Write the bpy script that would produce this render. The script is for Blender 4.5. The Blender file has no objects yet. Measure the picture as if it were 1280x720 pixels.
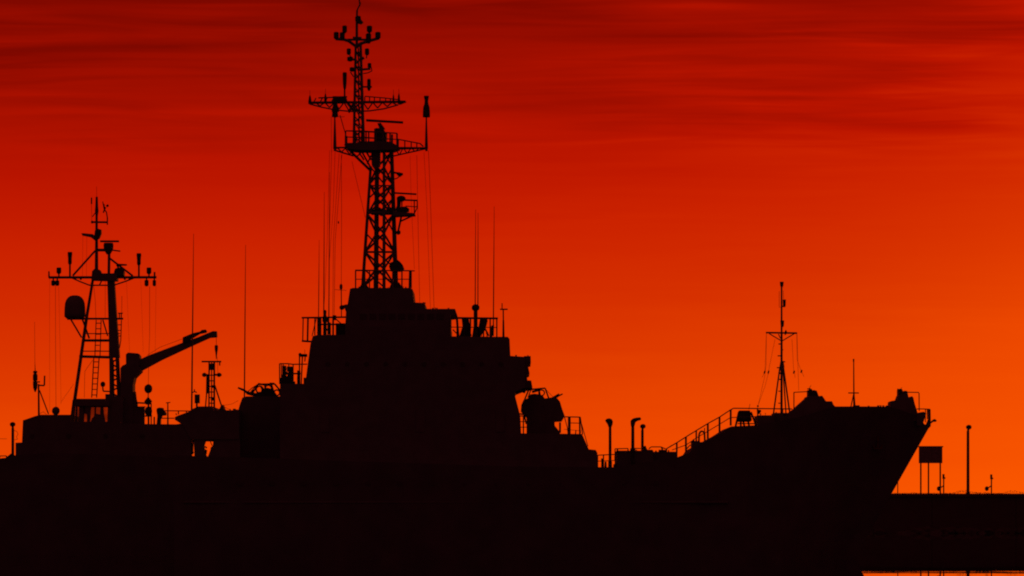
import bpy, bmesh, math, random
from mathutils import Vector, Matrix
R = math.radians
random.seed(7)
SC = bpy.context.scene
COL = SC.collection

# ------------------------------------------------------------------ camera
EYE = 3.27           # eye height above the water
F = 6000.0           # long lens: photo pixels per radian
HOR = 642.0          # horizon row in the 1280x720 photo
cam_d = bpy.data.cameras.new('camera')
cam = bpy.data.objects.new('camera', cam_d)
COL.objects.link(cam)
cam.location = (0, 0, EYE)
cam.rotation_euler = (R(90), 0, 0)
cam_d.sensor_width = 36
cam_d.lens = 36 * F / 1280
cam_d.shift_y = (HOR - 360) / 1280
cam_d.clip_start = 1
cam_d.clip_end = 60000
SC.camera = cam

# ------------------------------------------------------------------ world: red afterglow
SUN_EL, SUN_AZ = 0.8, 9.0     # degrees; azimuth to the right of the view
w = bpy.data.worlds.new('World'); SC.world = w; w.use_nodes = True
nt = w.node_tree; N = nt.nodes; L = nt.links
for n in list(N): N.remove(n)
def mth(op, a, b=None, c=None):
    n = N.new('ShaderNodeMath'); n.operation = op
    for i, v in enumerate((a, b, c)):
        if v is None: continue
        if isinstance(v, (int, float)): n.inputs[i].default_value = v
        else: L.new(v, n.inputs[i])
    return n.outputs[0]
def sstep(v, a, b, lo=0.0, hi=1.0):
    n = N.new('ShaderNodeMapRange'); n.interpolation_type = 'SMOOTHSTEP'
    L.new(v, n.inputs['Value'])
    for k, q in (('From Min', a), ('From Max', b), ('To Min', lo), ('To Max', hi)): n.inputs[k].default_value = q
    return n.outputs['Result']
tc = N.new('ShaderNodeTexCoord'); sx = N.new('ShaderNodeSeparateXYZ'); L.new(tc.outputs['Generated'], sx.inputs[0])
X, Yd, Z = sx.outputs
az = mth('ARCTAN2', X, Yd)
elp = mth('MULTIPLY', mth('ABSOLUTE', Z), F)                # elevation
azp = mth('MULTIPLY', az, F)
# thin stretched cloud bands
def bands(sx_, sy_, seed, detail=3.0, dist=0.6):
    cv = N.new('ShaderNodeCombineXYZ')
    wob = N.new('ShaderNodeTexNoise'); wob.inputs['Scale'].default_value = 1.0; wob.inputs['Detail'].default_value = 1
    cw = N.new('ShaderNodeCombineXYZ'); L.new(mth('DIVIDE', azp, 420.0), cw.inputs[0]); L.new(mth('DIVIDE', elp, 160.0), cw.inputs[1]); cw.inputs[2].default_value = seed + 9
    L.new(cw.outputs[0], wob.inputs['Vector'])
    wy = mth('MULTIPLY', mth('SUBTRACT', wob.outputs['Fac'], 0.5), 22.0)
    L.new(mth('DIVIDE', azp, sx_), cv.inputs[0]); L.new(mth('DIVIDE', mth('ADD', elp, wy), sy_), cv.inputs[1]); cv.inputs[2].default_value = seed
    nz = N.new('ShaderNodeTexNoise'); nz.inputs['Scale'].default_value = 1.0
    nz.inputs['Detail'].default_value = detail; nz.inputs['Roughness'].default_value = 0.5; nz.inputs['Distortion'].default_value = dist
    L.new(cv.outputs[0], nz.inputs['Vector'])
    return mth('SUBTRACT', nz.outputs['Fac'], 0.5)
b1 = bands(330.0, 26.0, 3.1)
b2 = bands(900.0, 75.0, 7.7, 2.0, 0.3)
b3 = bands(420.0, 13.0, 12.3, 2.0, 0.8)
b4 = bands(520.0, 110.0, 21.4, 1.0, 0.5)
amp = mth('ADD', sstep(elp, 330, 600, 0, 1), 0.15)
side = sstep(azp, -500, 600, 0.6, 0.95)
cl = mth('ADD', mth('ADD', mth('MULTIPLY', b1, 240.0), mth('MULTIPLY', b2, 165.0)), mth('MULTIPLY', b3, 140.0))
patch = sstep(b4, -0.12, 0.14, 0.5, 1.6)
cl = mth('SUBTRACT', mth('MULTIPLY', mth('MULTIPLY', mth('MULTIPLY', cl, amp), side), patch), sstep(elp, 300, 560, 0, 20))
# level of the glow: lower towards the sun's side
azc = mth('MINIMUM', mth('MAXIMUM', azp, -3000.0), 1000.0)
azr = mth('MAXIMUM', azc, 0.0)
off = mth('ADD', mth('MULTIPLY', azc, 0.045), mth('MULTIPLY', mth('MULTIPLY', azr, azr), 0.00025))
lev = mth('ADD', mth('SUBTRACT', elp, off), cl)
ramp = N.new('ShaderNodeValToRGB')
L.new(mth('DIVIDE', mth('ADD', lev, 200.0), 1500.0), ramp.inputs['Fac'])
def s2l(v): v /= 255.0; return v / 12.92 if v <= 0.04045 else ((v + 0.055) / 1.055) ** 2.4
stops = [(-160, (252, 90, 0)), (-80, (248, 85, 0)), (0, (243, 79, 0)), (90, (236, 72, 0)), (142, (229, 66, 0)), (204, (220, 56, 0)), (242, (215, 50, 0)),
         (302, (208, 41, 0)), (350, (202, 34, 0)), (404, (192, 26, 0)), (442, (183, 20, 0)), (522, (162, 15, 0)),
         (602, (143, 11, 0)), (660, (126, 8, 0)), (760, (106, 7, 1)), (1050, (60, 5, 3)), (1290, (40, 4, 4))]
cr = ramp.color_ramp
while len(cr.elements) > 1: cr.elements.remove(cr.elements[-1])
for i, (v, c) in enumerate(stops):
    e = cr.elements[0] if i == 0 else cr.elements.new((v + 200) / 1500)
    e.position = (v + 200) / 1500; e.color = (s2l(c[0]), s2l(c[1]), s2l(c[2]), 1)
# the glow dies away round the compass and overhead
glow = mth('MULTIPLY', sstep(mth('ABSOLUTE', az), 0.35, 1.7, 1.0, 0.0), sstep(Z, 0.18, 0.75, 1.0, 0.0))
mix = N.new('ShaderNodeMix'); mix.data_type = 'RGBA'
L.new(glow, mix.inputs['Factor'])
mix.inputs['A'].default_value = (0.054, 0.0075, 0.0095, 1)
L.new(ramp.outputs['Color'], mix.inputs['B'])
sky = N.new('ShaderNodeTexSky'); sky.sky_type = 'NISHITA'; sky.sun_disc = False
sky.sun_elevation = R(SUN_EL); sky.sun_rotation = R(SUN_AZ); sky.dust_density = 6; sky.air_density = 3
tint = N.new('ShaderNodeMix'); tint.data_type = 'RGBA'; tint.blend_type = 'MULTIPLY'; tint.inputs['Factor'].default_value = 1
L.new(sky.outputs['Color'], tint.inputs['A']); tint.inputs['B'].default_value = (0.006, 0.0006, 0.0004, 1)
add = N.new('ShaderNodeMix'); add.data_type = 'RGBA'; add.blend_type = 'ADD'; add.inputs['Factor'].default_value = 1
L.new(mix.outputs['Result'], add.inputs['A']); L.new(tint.outputs['Result'], add.inputs['B'])
bg = N.new('ShaderNodeBackground'); bg.inputs['Strength'].default_value = 1.0
L.new(add.outputs['Result'], bg.inputs['Color'])
wo = N.new('ShaderNodeOutputWorld'); L.new(bg.outputs[0], wo.inputs[0])

sd = bpy.data.lights.new('sun', 'SUN'); sd.energy = 0.06; sd.angle = R(0.5); sd.color = (1, 0.22, 0.03)
so = bpy.data.objects.new('sun', sd); COL.objects.link(so)
sdir = Vector((math.sin(R(SUN_AZ)) * math.cos(R(SUN_EL)), math.cos(R(SUN_AZ)) * math.cos(R(SUN_EL)), math.sin(R(SUN_EL))))
so.rotation_euler = sdir.to_track_quat('Z', 'Y').to_euler(); so.location = (60, 300, 60)

vs = SC.view_settings
SC.display_settings.display_device = 'sRGB'
vs.view_transform = 'Standard'; vs.look = 'None'; vs.exposure = 0; vs.gamma = 1; vs.use_curve_mapping = False
SC.render.filter_size = 2.0
try: SC.cycles.pixel_filter_type = 'BLACKMAN_HARRIS'; SC.cycles.filter_width = 2.0; SC.cycles.use_denoising = False
except Exception: pass

# ------------------------------------------------------------------ materials
def mat(name, c0, c1, rough=0.6, scale=1.5, metal=0.0, bump=0.0, detail=5, spec=0.3):
    m = bpy.data.materials.new(name); m.use_nodes = True
    t = m.node_tree; b = t.nodes['Principled BSDF']
    tcn = t.nodes.new('ShaderNodeTexCoord'); nz = t.nodes.new('ShaderNodeTexNoise')
    nz.inputs['Scale'].default_value = scale; nz.inputs['Detail'].default_value = detail
    t.links.new(tcn.outputs['Object'], nz.inputs['Vector'])
    r = t.nodes.new('ShaderNodeValToRGB'); t.links.new(nz.outputs['Fac'], r.inputs['Fac'])
    r.color_ramp.elements[0].position = 0.35; r.color_ramp.elements[1].position = 0.65
    r.color_ramp.elements[0].color = (*c0, 1); r.color_ramp.elements[1].color = (*c1, 1)
    t.links.new(r.outputs['Color'], b.inputs['Base Color'])
    b.inputs['Roughness'].default_value = rough; b.inputs['Metallic'].default_value = metal
    b.inputs['Specular IOR Level'].default_value = spec
    if bump:
        bp = t.nodes.new('ShaderNodeBump'); bp.inputs['Strength'].default_value = 1; bp.inputs['Distance'].default_value = bump
        t.links.new(nz.outputs['Fac'], bp.inputs['Height']); t.links.new(bp.outputs[0], b.inputs['Normal'])
    return m
HULL = mat('hull_paint', (.13, .14, .15), (.17, .18, .19), .65, .6)
GREY = mat('grey_ship_paint', (.15, .16, .17), (.185, .195, .205), .65, 1.2)
DARK = mat('dark_metal', (.05, .05, .055), (.08, .08, .08), .6, 4)
WIRE = mat('steel_wire', (.08, .07, .06), (.12, .1, .09), .6, 8)
RUST = mat('rusty_metal', (.12, .05, .03), (.2, .09, .05), .85, 3)
GLASS = mat('dark_glass', (.08, .085, .09), (.1, .105, .11), .3, 1)
DOMEM = mat('radome_grey', (.15, .155, .16), (.2, .205, .21), .7, 1)
CONC = mat('harbour_concrete', (.115, .11, .1), (.135, .125, .12), .9, .4, bump=.05)
ROCK = mat('wet_rock', (.1, .095, .09), (.13, .12, .115), .9, .8)
BUSH = mat('scrub_leaves', (.04, .06, .03), (.08, .1, .04), .9, 3)
ORANGE = mat('lifebuoy_orange', (.5, .12, .03), (.6, .16, .04), .7, 3)
SIGNM = mat('sign_paint', (.2, .2, .2), (.3, .3, .3), .7, 2)

PANE = bpy.data.materials.new('dusty_window_pane'); PANE.use_nodes = True
_t = PANE.node_tree; _o = _t.nodes['Material Output']; _b = _t.nodes['Principled BSDF']; _b.inputs['Base Color'].default_value = (.08, .07, .07, 1)
_tr = _t.nodes.new('ShaderNodeBsdfTransparent'); _tr.inputs['Color'].default_value = (.75, .68, .68, 1); _m = _t.nodes.new('ShaderNodeMixShader')
_n = _t.nodes.new('ShaderNodeTexNoise'); _n.inputs['Scale'].default_value = 1.3; _r = _t.nodes.new('ShaderNodeMapRange')
_r.inputs['From Min'].default_value = .35; _r.inputs['From Max'].default_value = .65; _r.inputs['To Min'].default_value = .1; _r.inputs['To Max'].default_value = .55
_t.links.new(_n.outputs['Fac'], _r.inputs['Value']); _t.links.new(_r.outputs[0], _m.inputs[0]); _t.links.new(_tr.outputs[0], _m.inputs[1]); _t.links.new(_b.outputs[0], _m.inputs[2]); _t.links.new(_m.outputs[0], _o.inputs['Surface'])

# ------------------------------------------------------------------ mesh builder
class MB:
    """Collects shapes; px,py are photo pixels at the depth Y0+dy, turned into metres where the thing stands."""
    def __init__(s, Y0): s.bm = bmesh.new(); s.Y0 = Y0
    def P(s, p):
        dy = p[2] if len(p) > 2 else 0
        Y = s.Y0 + dy
        return Vector(((p[0] - 640) * Y / F, Y, EYE + (HOR - p[1]) * Y / F))
    def u(s): return s.Y0 / F
    def tubew(s, a, b, r0, r1=None, n=8):
        if r1 is None: r1 = r0
        d = b - a
        if d.length < 1e-5: return
        q = d.to_track_quat('Z', 'Y').to_matrix()
        va = [s.bm.verts.new(a + q @ Vector((math.cos(6.28318 * i / n) * r0, math.sin(6.28318 * i / n) * r0, 0))) for i in range(n)]
        vb = [s.bm.verts.new(b + q @ Vector((math.cos(6.28318 * i / n) * r1, math.sin(6.28318 * i / n) * r1, 0))) for i in range(n)]
        for i in range(n): s.bm.faces.new((va[i], va[(i + 1) % n], vb[(i + 1) % n], vb[i]))
        s.bm.faces.new(va[::-1]); s.bm.faces.new(vb)
    def t(s, a, b, wpx=1.0, w2=None, n=8):       # tube, width in photo pixels
        g = lambda v: v if v < .65 else v * 1.06 + .36
        wpx = g(wpx); w2 = None if w2 is None else g(w2)
        s.tubew(s.P(a), s.P(b), wpx / 2 * s.u(), None if w2 is None else w2 / 2 * s.u(), n); return s
    def path(s, pts, wpx=1.0):
        for a, b in zip(pts, pts[1:]): s.t(a, b, wpx, n=6)
        return s
    def prism(s, pts, d0, d1):                    # outline at the near side, real thickness d0..d1
        f = [s.P((p[0], p[1], d0)) for p in pts]
        a = [s.bm.verts.new(v) for v in f]; b = [s.bm.verts.new(v + Vector((0, d1 - d0, 0))) for v in f]
        n = len(a)
        fa = s.bm.faces.new(a); fb = s.bm.faces.new(b[::-1])
        for i in range(n): s.bm.faces.new((a[i], b[i], b[(i + 1) % n], a[(i + 1) % n]))
        fa.normal_update(); fb.normal_update()
        bmesh.ops.triangulate(s.bm, faces=[fa, fb])
        return s
    def box(s, x0, y0, x1, y1, d0=-1, d1=1): return s.prism([(x0, y0), (x1, y0), (x1, y1), (x0, y1)], d0, d1)
    def ball(s, x, y, rx, ry=None, dy=0, rd=None):
        ry = ry or rx; rd = rd or rx
        m = Matrix.Translation(s.P((x, y, dy))) @ Matrix.Diagonal((rx * s.u(), rd * s.u(), ry * s.u(), 1))
        bmesh.ops.create_icosphere(s.bm, subdivisions=2, radius=1, matrix=m); return s
    def ring(s, x, y, rr, w, dy=0, n=14, ry=None):
        ry = ry or rr
        pts = [(x + rr * math.cos(6.28318 * i / n), y + ry * math.sin(6.28318 * i / n), dy) for i in range(n + 1)]
        return s.path(pts, w)
    def lathe(s, x, prof, dy=0, n=14):            # prof: list (y, half width px)
        rows = []
        for y, r in prof:
            c = s.P((x, y, dy)); r *= s.u()
            rows.append([s.bm.verts.new(c + Vector((math.cos(6.28318 * i / n) * r, math.sin(6.28318 * i / n) * r, 0))) for i in range(n)])
        for a, b in zip(rows, rows[1:]):
            for i in range(n): s.bm.faces.new((a[i], a[(i + 1) % n], b[(i + 1) % n], b[i]))
        s.bm.faces.new(rows[0]); s.bm.faces.new(rows[-1]); return s
    def rail(s, pts, h, gap=9, w=1.0, bars=2, dy=0):       # handrail along pts (feet), posts every gap px
        top = [(p[0], p[1] - h, p[2] if len(p) > 2 else dy) for p in pts]
        s.path(top, w)
        for k in range(1, bars): s.path([(p[0], p[1] - h * k / bars, p[2] if len(p) > 2 else dy) for p in pts], w * .7)
        for a, b in zip(pts, pts[1:]):
            da, db = (a[2] if len(a) > 2 else dy), (b[2] if len(b) > 2 else dy)
            ln = max(abs(b[0] - a[0]), abs(db - da) / s.u()); n = max(1, round(ln / gap))
            for i in range(n + 1):
                f = i / n; x = a[0] + (b[0] - a[0]) * f; y = a[1] + (b[1] - a[1]) * f; d = da + (db - da) * f
                s.t((x, y + .6, d), (x, y - h, d), w * 1.15, n=6)
        return s
    def build(s, name, m, parent=None, label=None, smooth=False):
        me = bpy.data.meshes.new(name)
        bmesh.ops.recalc_face_normals(s.bm, faces=s.bm.faces[:])
        if parent is None:
            pass
        s.bm.to_mesh(me); s.bm.free()
        me.materials.append(m)
        if smooth:
            for p in me.polygons: p.use_smooth = True
        o = bpy.data.objects.new(name, me); COL.objects.link(o)
        if parent is not None:
            o.parent = parent
            base = parent
            off = Vector((0, 0, 0))
            while base is not None: off += base.location; base = base.parent
            # put geometry in the parent's frame
            me.transform(Matrix.Translation(-off))
        if label: o['label'] = label
        return o
def thing(name, label, cat, loc, group=None):
    o = bpy.data.objects.new(name, None); COL.objects.link(o); o.location = loc; o.empty_display_size = 1
    o['label'] = label; o['category'] = cat
    if group: o['group'] = group
    return o
def copy_tree(o, parent=None):
    c = o.copy(); COL.objects.link(c)
    if parent is not None: c.parent = parent
    for ch in o.children: copy_tree(ch, c)
    return c
def structure(o): o['kind'] = 'structure'; return o

# ------------------------------------------------------------------ water
m = bpy.data.materials.new('calm_harbour_water'); m.use_nodes = True
t = m.node_tree; b = t.nodes['Principled BSDF']
b.inputs['Base Color'].default_value = (.008, .012, .014, 1); b.inputs['Roughness'].default_value = 0.0; b.inputs['IOR'].default_value = 1.33
geo = t.nodes.new('ShaderNodeNewGeometry')
prev = None
for sc_, dist in ((0.07, 0.0040), (0.4, 0.0006)):
    mp = t.nodes.new('ShaderNodeMapping'); mp.inputs['Scale'].default_value = (sc_ * 1.6, sc_, 1); t.links.new(geo.outputs['Position'], mp.inputs['Vector'])
    nz = t.nodes.new('ShaderNodeTexNoise'); nz.inputs['Scale'].default_value = 1; nz.inputs['Detail'].default_value = 2
    t.links.new(mp.outputs[0], nz.inputs['Vector'])
    bp = t.nodes.new('ShaderNodeBump'); bp.inputs['Distance'].default_value = dist; bp.inputs['Strength'].default_value = 1
    t.links.new(nz.outputs['Fac'], bp.inputs['Height'])
    if prev: t.links.new(prev.outputs[0], bp.inputs['Normal'])
    prev = bp
t.links.new(prev.outputs[0], b.inputs['Normal'])
bm = bmesh.new()
S = 20000
bm.faces.new([bm.verts.new(v) for v in ((-S, -S, 0), (S, -S, 0), (S, S, 0), (-S, S, 0))])
me = bpy.data.meshes.new('water'); bm.to_mesh(me); bm.free(); me.materials.append(m)
wt = bpy.data.objects.new('water', me); COL.objects.link(wt); structure(wt)

# ------------------------------------------------------------------ breakwater (800 m off) and what stands on it
BY = 800.0
BH = 6.6
bt = thing('breakwater', 'long dark concrete breakwater wall running behind the ships down to the calm water', 'breakwater', (0, BY, 0))
q = MB(BY)
def wbox(q, x0, x1, y0, y1, z0, z1):
    vs_ = [q.bm.verts.new(v) for v in ((x0, y0, z0), (x1, y0, z0), (x1, y1, z0), (x0, y1, z0), (x0, y0, z1), (x1, y0, z1), (x1, y1, z1), (x0, y1, z1))]
    for f in ((0, 3, 2, 1), (4, 5, 6, 7), (0, 1, 5, 4), (1, 2, 6, 5), (2, 3, 7, 6), (3, 0, 4, 7)): q.bm.faces.new([vs_[i] for i in f])
x = -420.0
while x < 420:
    wbox(q, x + .03, x + 13.97, BY, BY + 9, -3, BH - .5); x += 14
q.build('wall', CONC, bt)
q = MB(BY); wbox(q, -420, 420, BY - .35, BY + 9.2, BH - .496, BH); q.build('coping', CONC, bt)
q = MB(BY)
for i in range(900):
    xx = random.uniform(-200, 200); r = random.uniform(.4, 1.1)
    bmesh.ops.create_icosphere(q.bm, subdivisions=1, radius=r, matrix=Matrix.Translation((xx, BY - .6 - random.random() * 2.2, random.uniform(-.5, .5))) @ Matrix.Diagonal((1.3, 1, .7, 1)) @ Matrix.Rotation(random.random() * 3, 4, (random.random(), 1, .3)))
o = q.build('rock_armour', ROCK); o['kind'] = 'stuff'; o['label'] = 'dark boulders heaped along the foot of the breakwater'; o['category'] = 'rocks'
# scrub on top of the far side
q = MB(BY + 7)
for i in range(2600):
    px = random.uniform(1080, 1300) if i < 2100 else random.uniform(-20, 30)
    e = max(0, math.sin(px * .09) + math.sin(px * .031 + 1) * .8 + math.sin(px * .21) * .4) * .55
    h = random.random() ** .7 * (.10 + e * .5)
    c = Vector(((px - 640) * (BY + 7) / F, BY + 6 + random.random() * 2.5, BH + h))
    s_ = random.uniform(.04, .12)
    vs_ = [q.bm.verts.new(c + Vector((random.uniform(-s_, s_), random.uniform(-s_, s_), random.uniform(-s_, s_)))) for _ in range(3)]
    q.bm.faces.new(vs_)
o = q.build('scrub', BUSH); o['kind'] = 'stuff'; o['label'] = 'low ragged scrub along the top of the breakwater'; o['category'] = 'scrub'

def P8(px, py, dy=0):
    Y = BY + dy; return Vector(((px - 640) * Y / F, Y, EYE + (HOR - py) * Y / F))
def lamp(px, label, top, headdx):
    loc = P8(px, 617, 3); loc.z = BH
    L_ = thing('lamp_post', label, 'lamp post', loc, 'lamp posts along the breakwater')
    q = MB(BY + 3); q.t((px, 618, 0), (px, top + 5, 0), 3.3, 2.9); q.t((px, 618, 0), (px, 615, 0), 5, 4); q.build('pole', DARK, L_)
    q = MB(BY + 3); q.ball(px + headdx, top, 3.7, 3.1); q.t((px, top + 5.5), (px + headdx * .6, top + 1), 2.4); q.build('lamp_head', DARK, L_, smooth=True)
    return L_
lp = lamp(1210, 'thick lamp post standing alone on the breakwater at the far right', 534, 1)
lp2 = lamp(803, 'round headed lamp post seen just right of the two hooked ventilators', 533, .6)
lp3 = lamp(16, 'round headed lamp post at the far left with a thin curled bracket', 530.5, -.2)
q = MB(BY + 3); q.path([(17, 538), (21, 539), (22.6, 543), (20.5, 546), (22, 549), (18, 550)], .6); q.build('bracket', WIRE, lp3)

sb = thing('signboard', 'large square signboard on three thin legs beside the bow', 'signboard', P8(1163, 617, 2))
q = MB(BY + 2); q.box(1148.6, 558.6, 1178, 579, 0, .25); q.build('board', SIGNM, sb)
q = MB(BY + 2); q.t((1148, 558.3, .1), (1179, 558.3, .1), 1.1); q.build('top_trim', DARK, sb)
for xx in (1151, 1160.6, 1175.3):
    q = MB(BY + 2.3); q.t((xx, 617.5), (xx, 560), 1.5, n=6); q.build('leg', DARK, sb)
def marker(px, bx, top, label, by):
    r = thing('signal_post', label, 'post', P8(px, 617, 2), 'short posts with lamps on the breakwater')
    q = MB(BY + 2); q.t((px, 618), (px, top + 4), 1.2, n=6); q.build('pole', DARK, r)
    q = MB(BY + 2); q.box(px - 1.4, top, px + 1.1, top + 6, -.15, .15); q.ball(px + 1.2, top + 5, 1.2); q.build('lamp_housing', DARK, r)
    q = MB(BY + 2); q.ball(bx, by, 2.6, 3); q.t((bx, by), (px, by - 3.6), 1.2, n=6); q.build('floodlight', DARK, r)
    return r
marker(1179.6, 1173.5, 592.6, 'short post with a round lamp just under the signboard', 610.8)
marker(1239.3, 1233.5, 593, 'short post with a round lamp standing right of the thick lamp post', 610.8)
o = MB(BY + 2).t((1122.2, 618), (1122.2, 597), .8, n=6).build('thin_pole', DARK)
o['label'] = 'very thin bare pole between the bow and the signboard'; o['category'] = 'pole'

# ------------------------------------------------------------------ hull loft
def hull(q, deck, hb, stem_px, rake_from, foot, nrow=8, hw=.8):
    """deck: (px,py) of deck edge; hb(px): half beam; stem goes from last deck point to foot at the water"""
    st = []
    xs = []
    for a, b in zip(deck, deck[1:]):
        n = max(1, int(abs(b[0] - a[0]) / 16))
        for i in range(n): xs.append((a[0] + (b[0] - a[0]) * i / n, a[1] + (b[1] - a[1]) * i / n))
    xs.append(deck[-1])
    end = q.P((*deck[-1], -hb(deck[-1][0]))); ft = q.P((foot, HOR + EYE * F / q.Y0, 0))
    slope = (end.x - ft.x) / (end.z - 0)
    rows_l = []
    for (px, py) in xs:
        h = hb(px); d = q.P((px, py, -h))
        f = max(0, (px - rake_from) / (deck[-1][0] - rake_from)); fs = f ** 1.5
        col = []
        for k in range(nrow + 1):
            v = k / nrow; z = d.z + (-2.5 - d.z) * v
            dx = slope * (d.z - z) * fs
            # flare
            hh = h * (1 - (1 - hw) * v) if f == 0 else h * max(.03, 1 - (1 - hw) * v - .62 * f * v ** .8)
            col.append((d.x - dx, hh, z))
        rows_l.append(col)
    L_, R_ = [], []
    for col in rows_l:
        L_.append([q.bm.verts.new((c[0], q.Y0 - c[1], c[2])) for c in col])
        R_.append([q.bm.verts.new((c[0], q.Y0 + c[1], c[2])) for c in col])
    for i in range(len(L_) - 1):
        for k in range(nrow):
            q.bm.faces.new((L_[i][k], L_[i + 1][k], L_[i + 1][k + 1], L_[i][k + 1]))
            q.bm.faces.new((R_[i][k], R_[i][k + 1], R_[i + 1][k + 1], R_[i + 1][k]))
        q.bm.faces.new((L_[i][0], R_[i][0], R_[i + 1][0], L_[i + 1][0]))
        q.bm.faces.new((L_[i][-1], L_[i + 1][-1], R_[i + 1][-1], R_[i][-1]))
    for i in (0, -1):
        for k in range(nrow): q.bm.faces.new((L_[i][k], R_[i][k], R_[i][k + 1], L_[i][k + 1]))

# ================================================================== LANDING SHIP
Y1 = 345.0
S1 = thing('landing_ship', 'big grey landing warship in black silhouette with a tall lattice mast amidships', 'warship', (0, Y1, 0))
def B(): return MB(Y1)
def hb1(px):
    if px < 300: return 5.6 + (px - 215) / 85 * 1.2
    if px < 900: return 6.8
    f = (px - 900) / 265; return 6.8 * (1 - f ** 2.2) + .25
deck1 = [(217, 569), (640, 583), (768, 584), (846, 572), (862, 566), (866, 560), (900, 542), (914, 533), (947, 531.5),
         (1000, 521), (1044, 508), (1112, 508), (1146, 519), (1156, 530.5), (1162.5, 532.5)]
q = B(); hull(q, deck1, hb1, 1163, 930, 1068)
hl = q.build('hull', HULL, S1)
q = B()   # rubbing strake
for a, b in zip(range(230, 900, 40), range(270, 940, 40)): q.t((a, 628, -hb1(a) * .93), (b, 628, -hb1(b) * .93), 3)
q.build('rubbing_strake', HULL, hl)
for k in range(14):
    px = 300 + k * 40
    q = B(); q.t((px, 604, -hb1(px) * .97 - .02), (px, 604, -hb1(px) * .97 + .3), 5, n=12); q.build('porthole', GLASS, hl)
# anchor in its hawse at the bow
q = B(); yb = -2.4
q.t((1097, 545, yb), (1097, 560, yb), 2); q.path([(1091, 556, yb), (1093, 561, yb), (1101, 561, yb), (1103, 556, yb)], 2.2); q.ring(1097, 543, 2, .9, yb)
q.build('anchor', RUST, S1)
# stem head post, fairlead and small roller
q = B(); q.prism([(1160.6, 511.5), (1163.3, 511.5), (1163.6, 530), (1163.4, 533), (1157, 539), (1152, 540), (1152.5, 533.5), (1158.4, 530), (1160.8, 524)], -.35, .35)
q.build('stem_post', HULL, S1)
q = B(); q.prism([(1146, 516), (1154.5, 514.6), (1158, 516.5), (1157, 520), (1155, 526), (1152.8, 532), (1146, 532)], -1.4, 1.4); q.build('bow_bulwark', HULL, S1)
q = B(); q.t((1163, 528.5), (1168, 525), 1.8); q.prism([(1166, 525), (1168.5, 523.6), (1171, 525.5), (1170.4, 527), (1166, 527.4)], -.3, .3); q.build('bow_roller', DARK, S1)
q = B(); q.path([(1146, 511.2, -.6), (1154, 511.2, -.5), (1162, 511.5, 0)], 1); q.t((1156.8, 511.5, -.4), (1156.8, 528, -.4), .8); q.t((1159, 511.5, -.2), (1159, 524, -.2), .7)
q.build('bow_railing', DARK, S1)
# forecastle structures
q = B(); q.prism([(985, 530), (986, 517), (995, 510), (1009, 497.5), (1010.5, 495), (1023.6, 495), (1027.8, 494.6), (1032.6, 501.5), (1040, 501.5), (1042, 506), (1046, 510), (1050, 516), (1050, 530)], -2.2, 2.2)
q.build('breakwater_housing', GREY, S1)
q = B(); q.prism([(1010.2, 497), (1010.2, 487.5), (1012, 487), (1014, 485.6), (1016, 488), (1021, 488.3), (1023.8, 496)], -.8, .8)
q.box(1011.5, 487, 1013, 485, -.2, .2); q.ring(1017.4, 491.5, 3.4, 1.1); q.t((1011, 486), (1014, 481.5), .6); q.t((1013, 486.5), (1009, 486), .8)
q.build('windlass', DARK, S1)
q = B(); q.path([(992.4, 512, -1.5), (992.4, 490.4, -1.5), (1009, 489.5, -1.2)], .9); q.build('awning_frame', DARK, S1)
q = B(); q.box(947.6, 519, 968, 534, -2.6, 2.6); q.box(968, 516, 988, 534, -2, 2); q.build('deck_locker', GREY, S1)
q = B(); q.prism([(1112.8, 510), (1113.3, 502), (1115, 501), (1121.8, 500), (1124, 494), (1134.4, 490), (1136.5, 500), (1138.4, 496.2), (1140, 495.2), (1141.6, 496.6), (1143.6, 505), (1146.8, 515), (1147, 526), (1113, 526)], -1.3, 1.3); q.build('anchor_windlass_house', GREY, S1)
q = B(); q.prism([(1123, 496), (1123, 487), (1125, 485.8), (1128, 487.5), (1129, 489.5), (1131, 488.3), (1134.2, 488.8), (1135, 494), (1135, 496)], -.7, .7)
q.t((1124, 487), (1121.5, 486.2), .9); q.t((1125, 487), (1127.5, 484), .5); q.ball(1126, 487.5, 2.2, 1.8); q.build('searchlight', DARK, S1)
q = B(); q.path([(1134, 490.3, .2), (1148, 490.5, .2), (1148.8, 491.5, .2), (1149, 514, .2)], .95); q.build('davit_frame', DARK, S1)
# jackstaff-like pole on the forecastle
q = B(); q.t((1067.4, 509), (1067.1, 450), 1.5, .9); q.t((1067, 452), (1067, 448.6), 1.5); q.t((1060.3, 491.2), (1073.6, 491.2), 1); q.t((1067.2, 492), (1063.6, 508.5, -.3), 1); q.t((1067.4, 492), (1068.8, 508.5, .3), 1.3)
q.box(1070, 506.5, 1074.6, 509, -.3, .3); q.build('signal_pole', DARK, S1)
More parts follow.
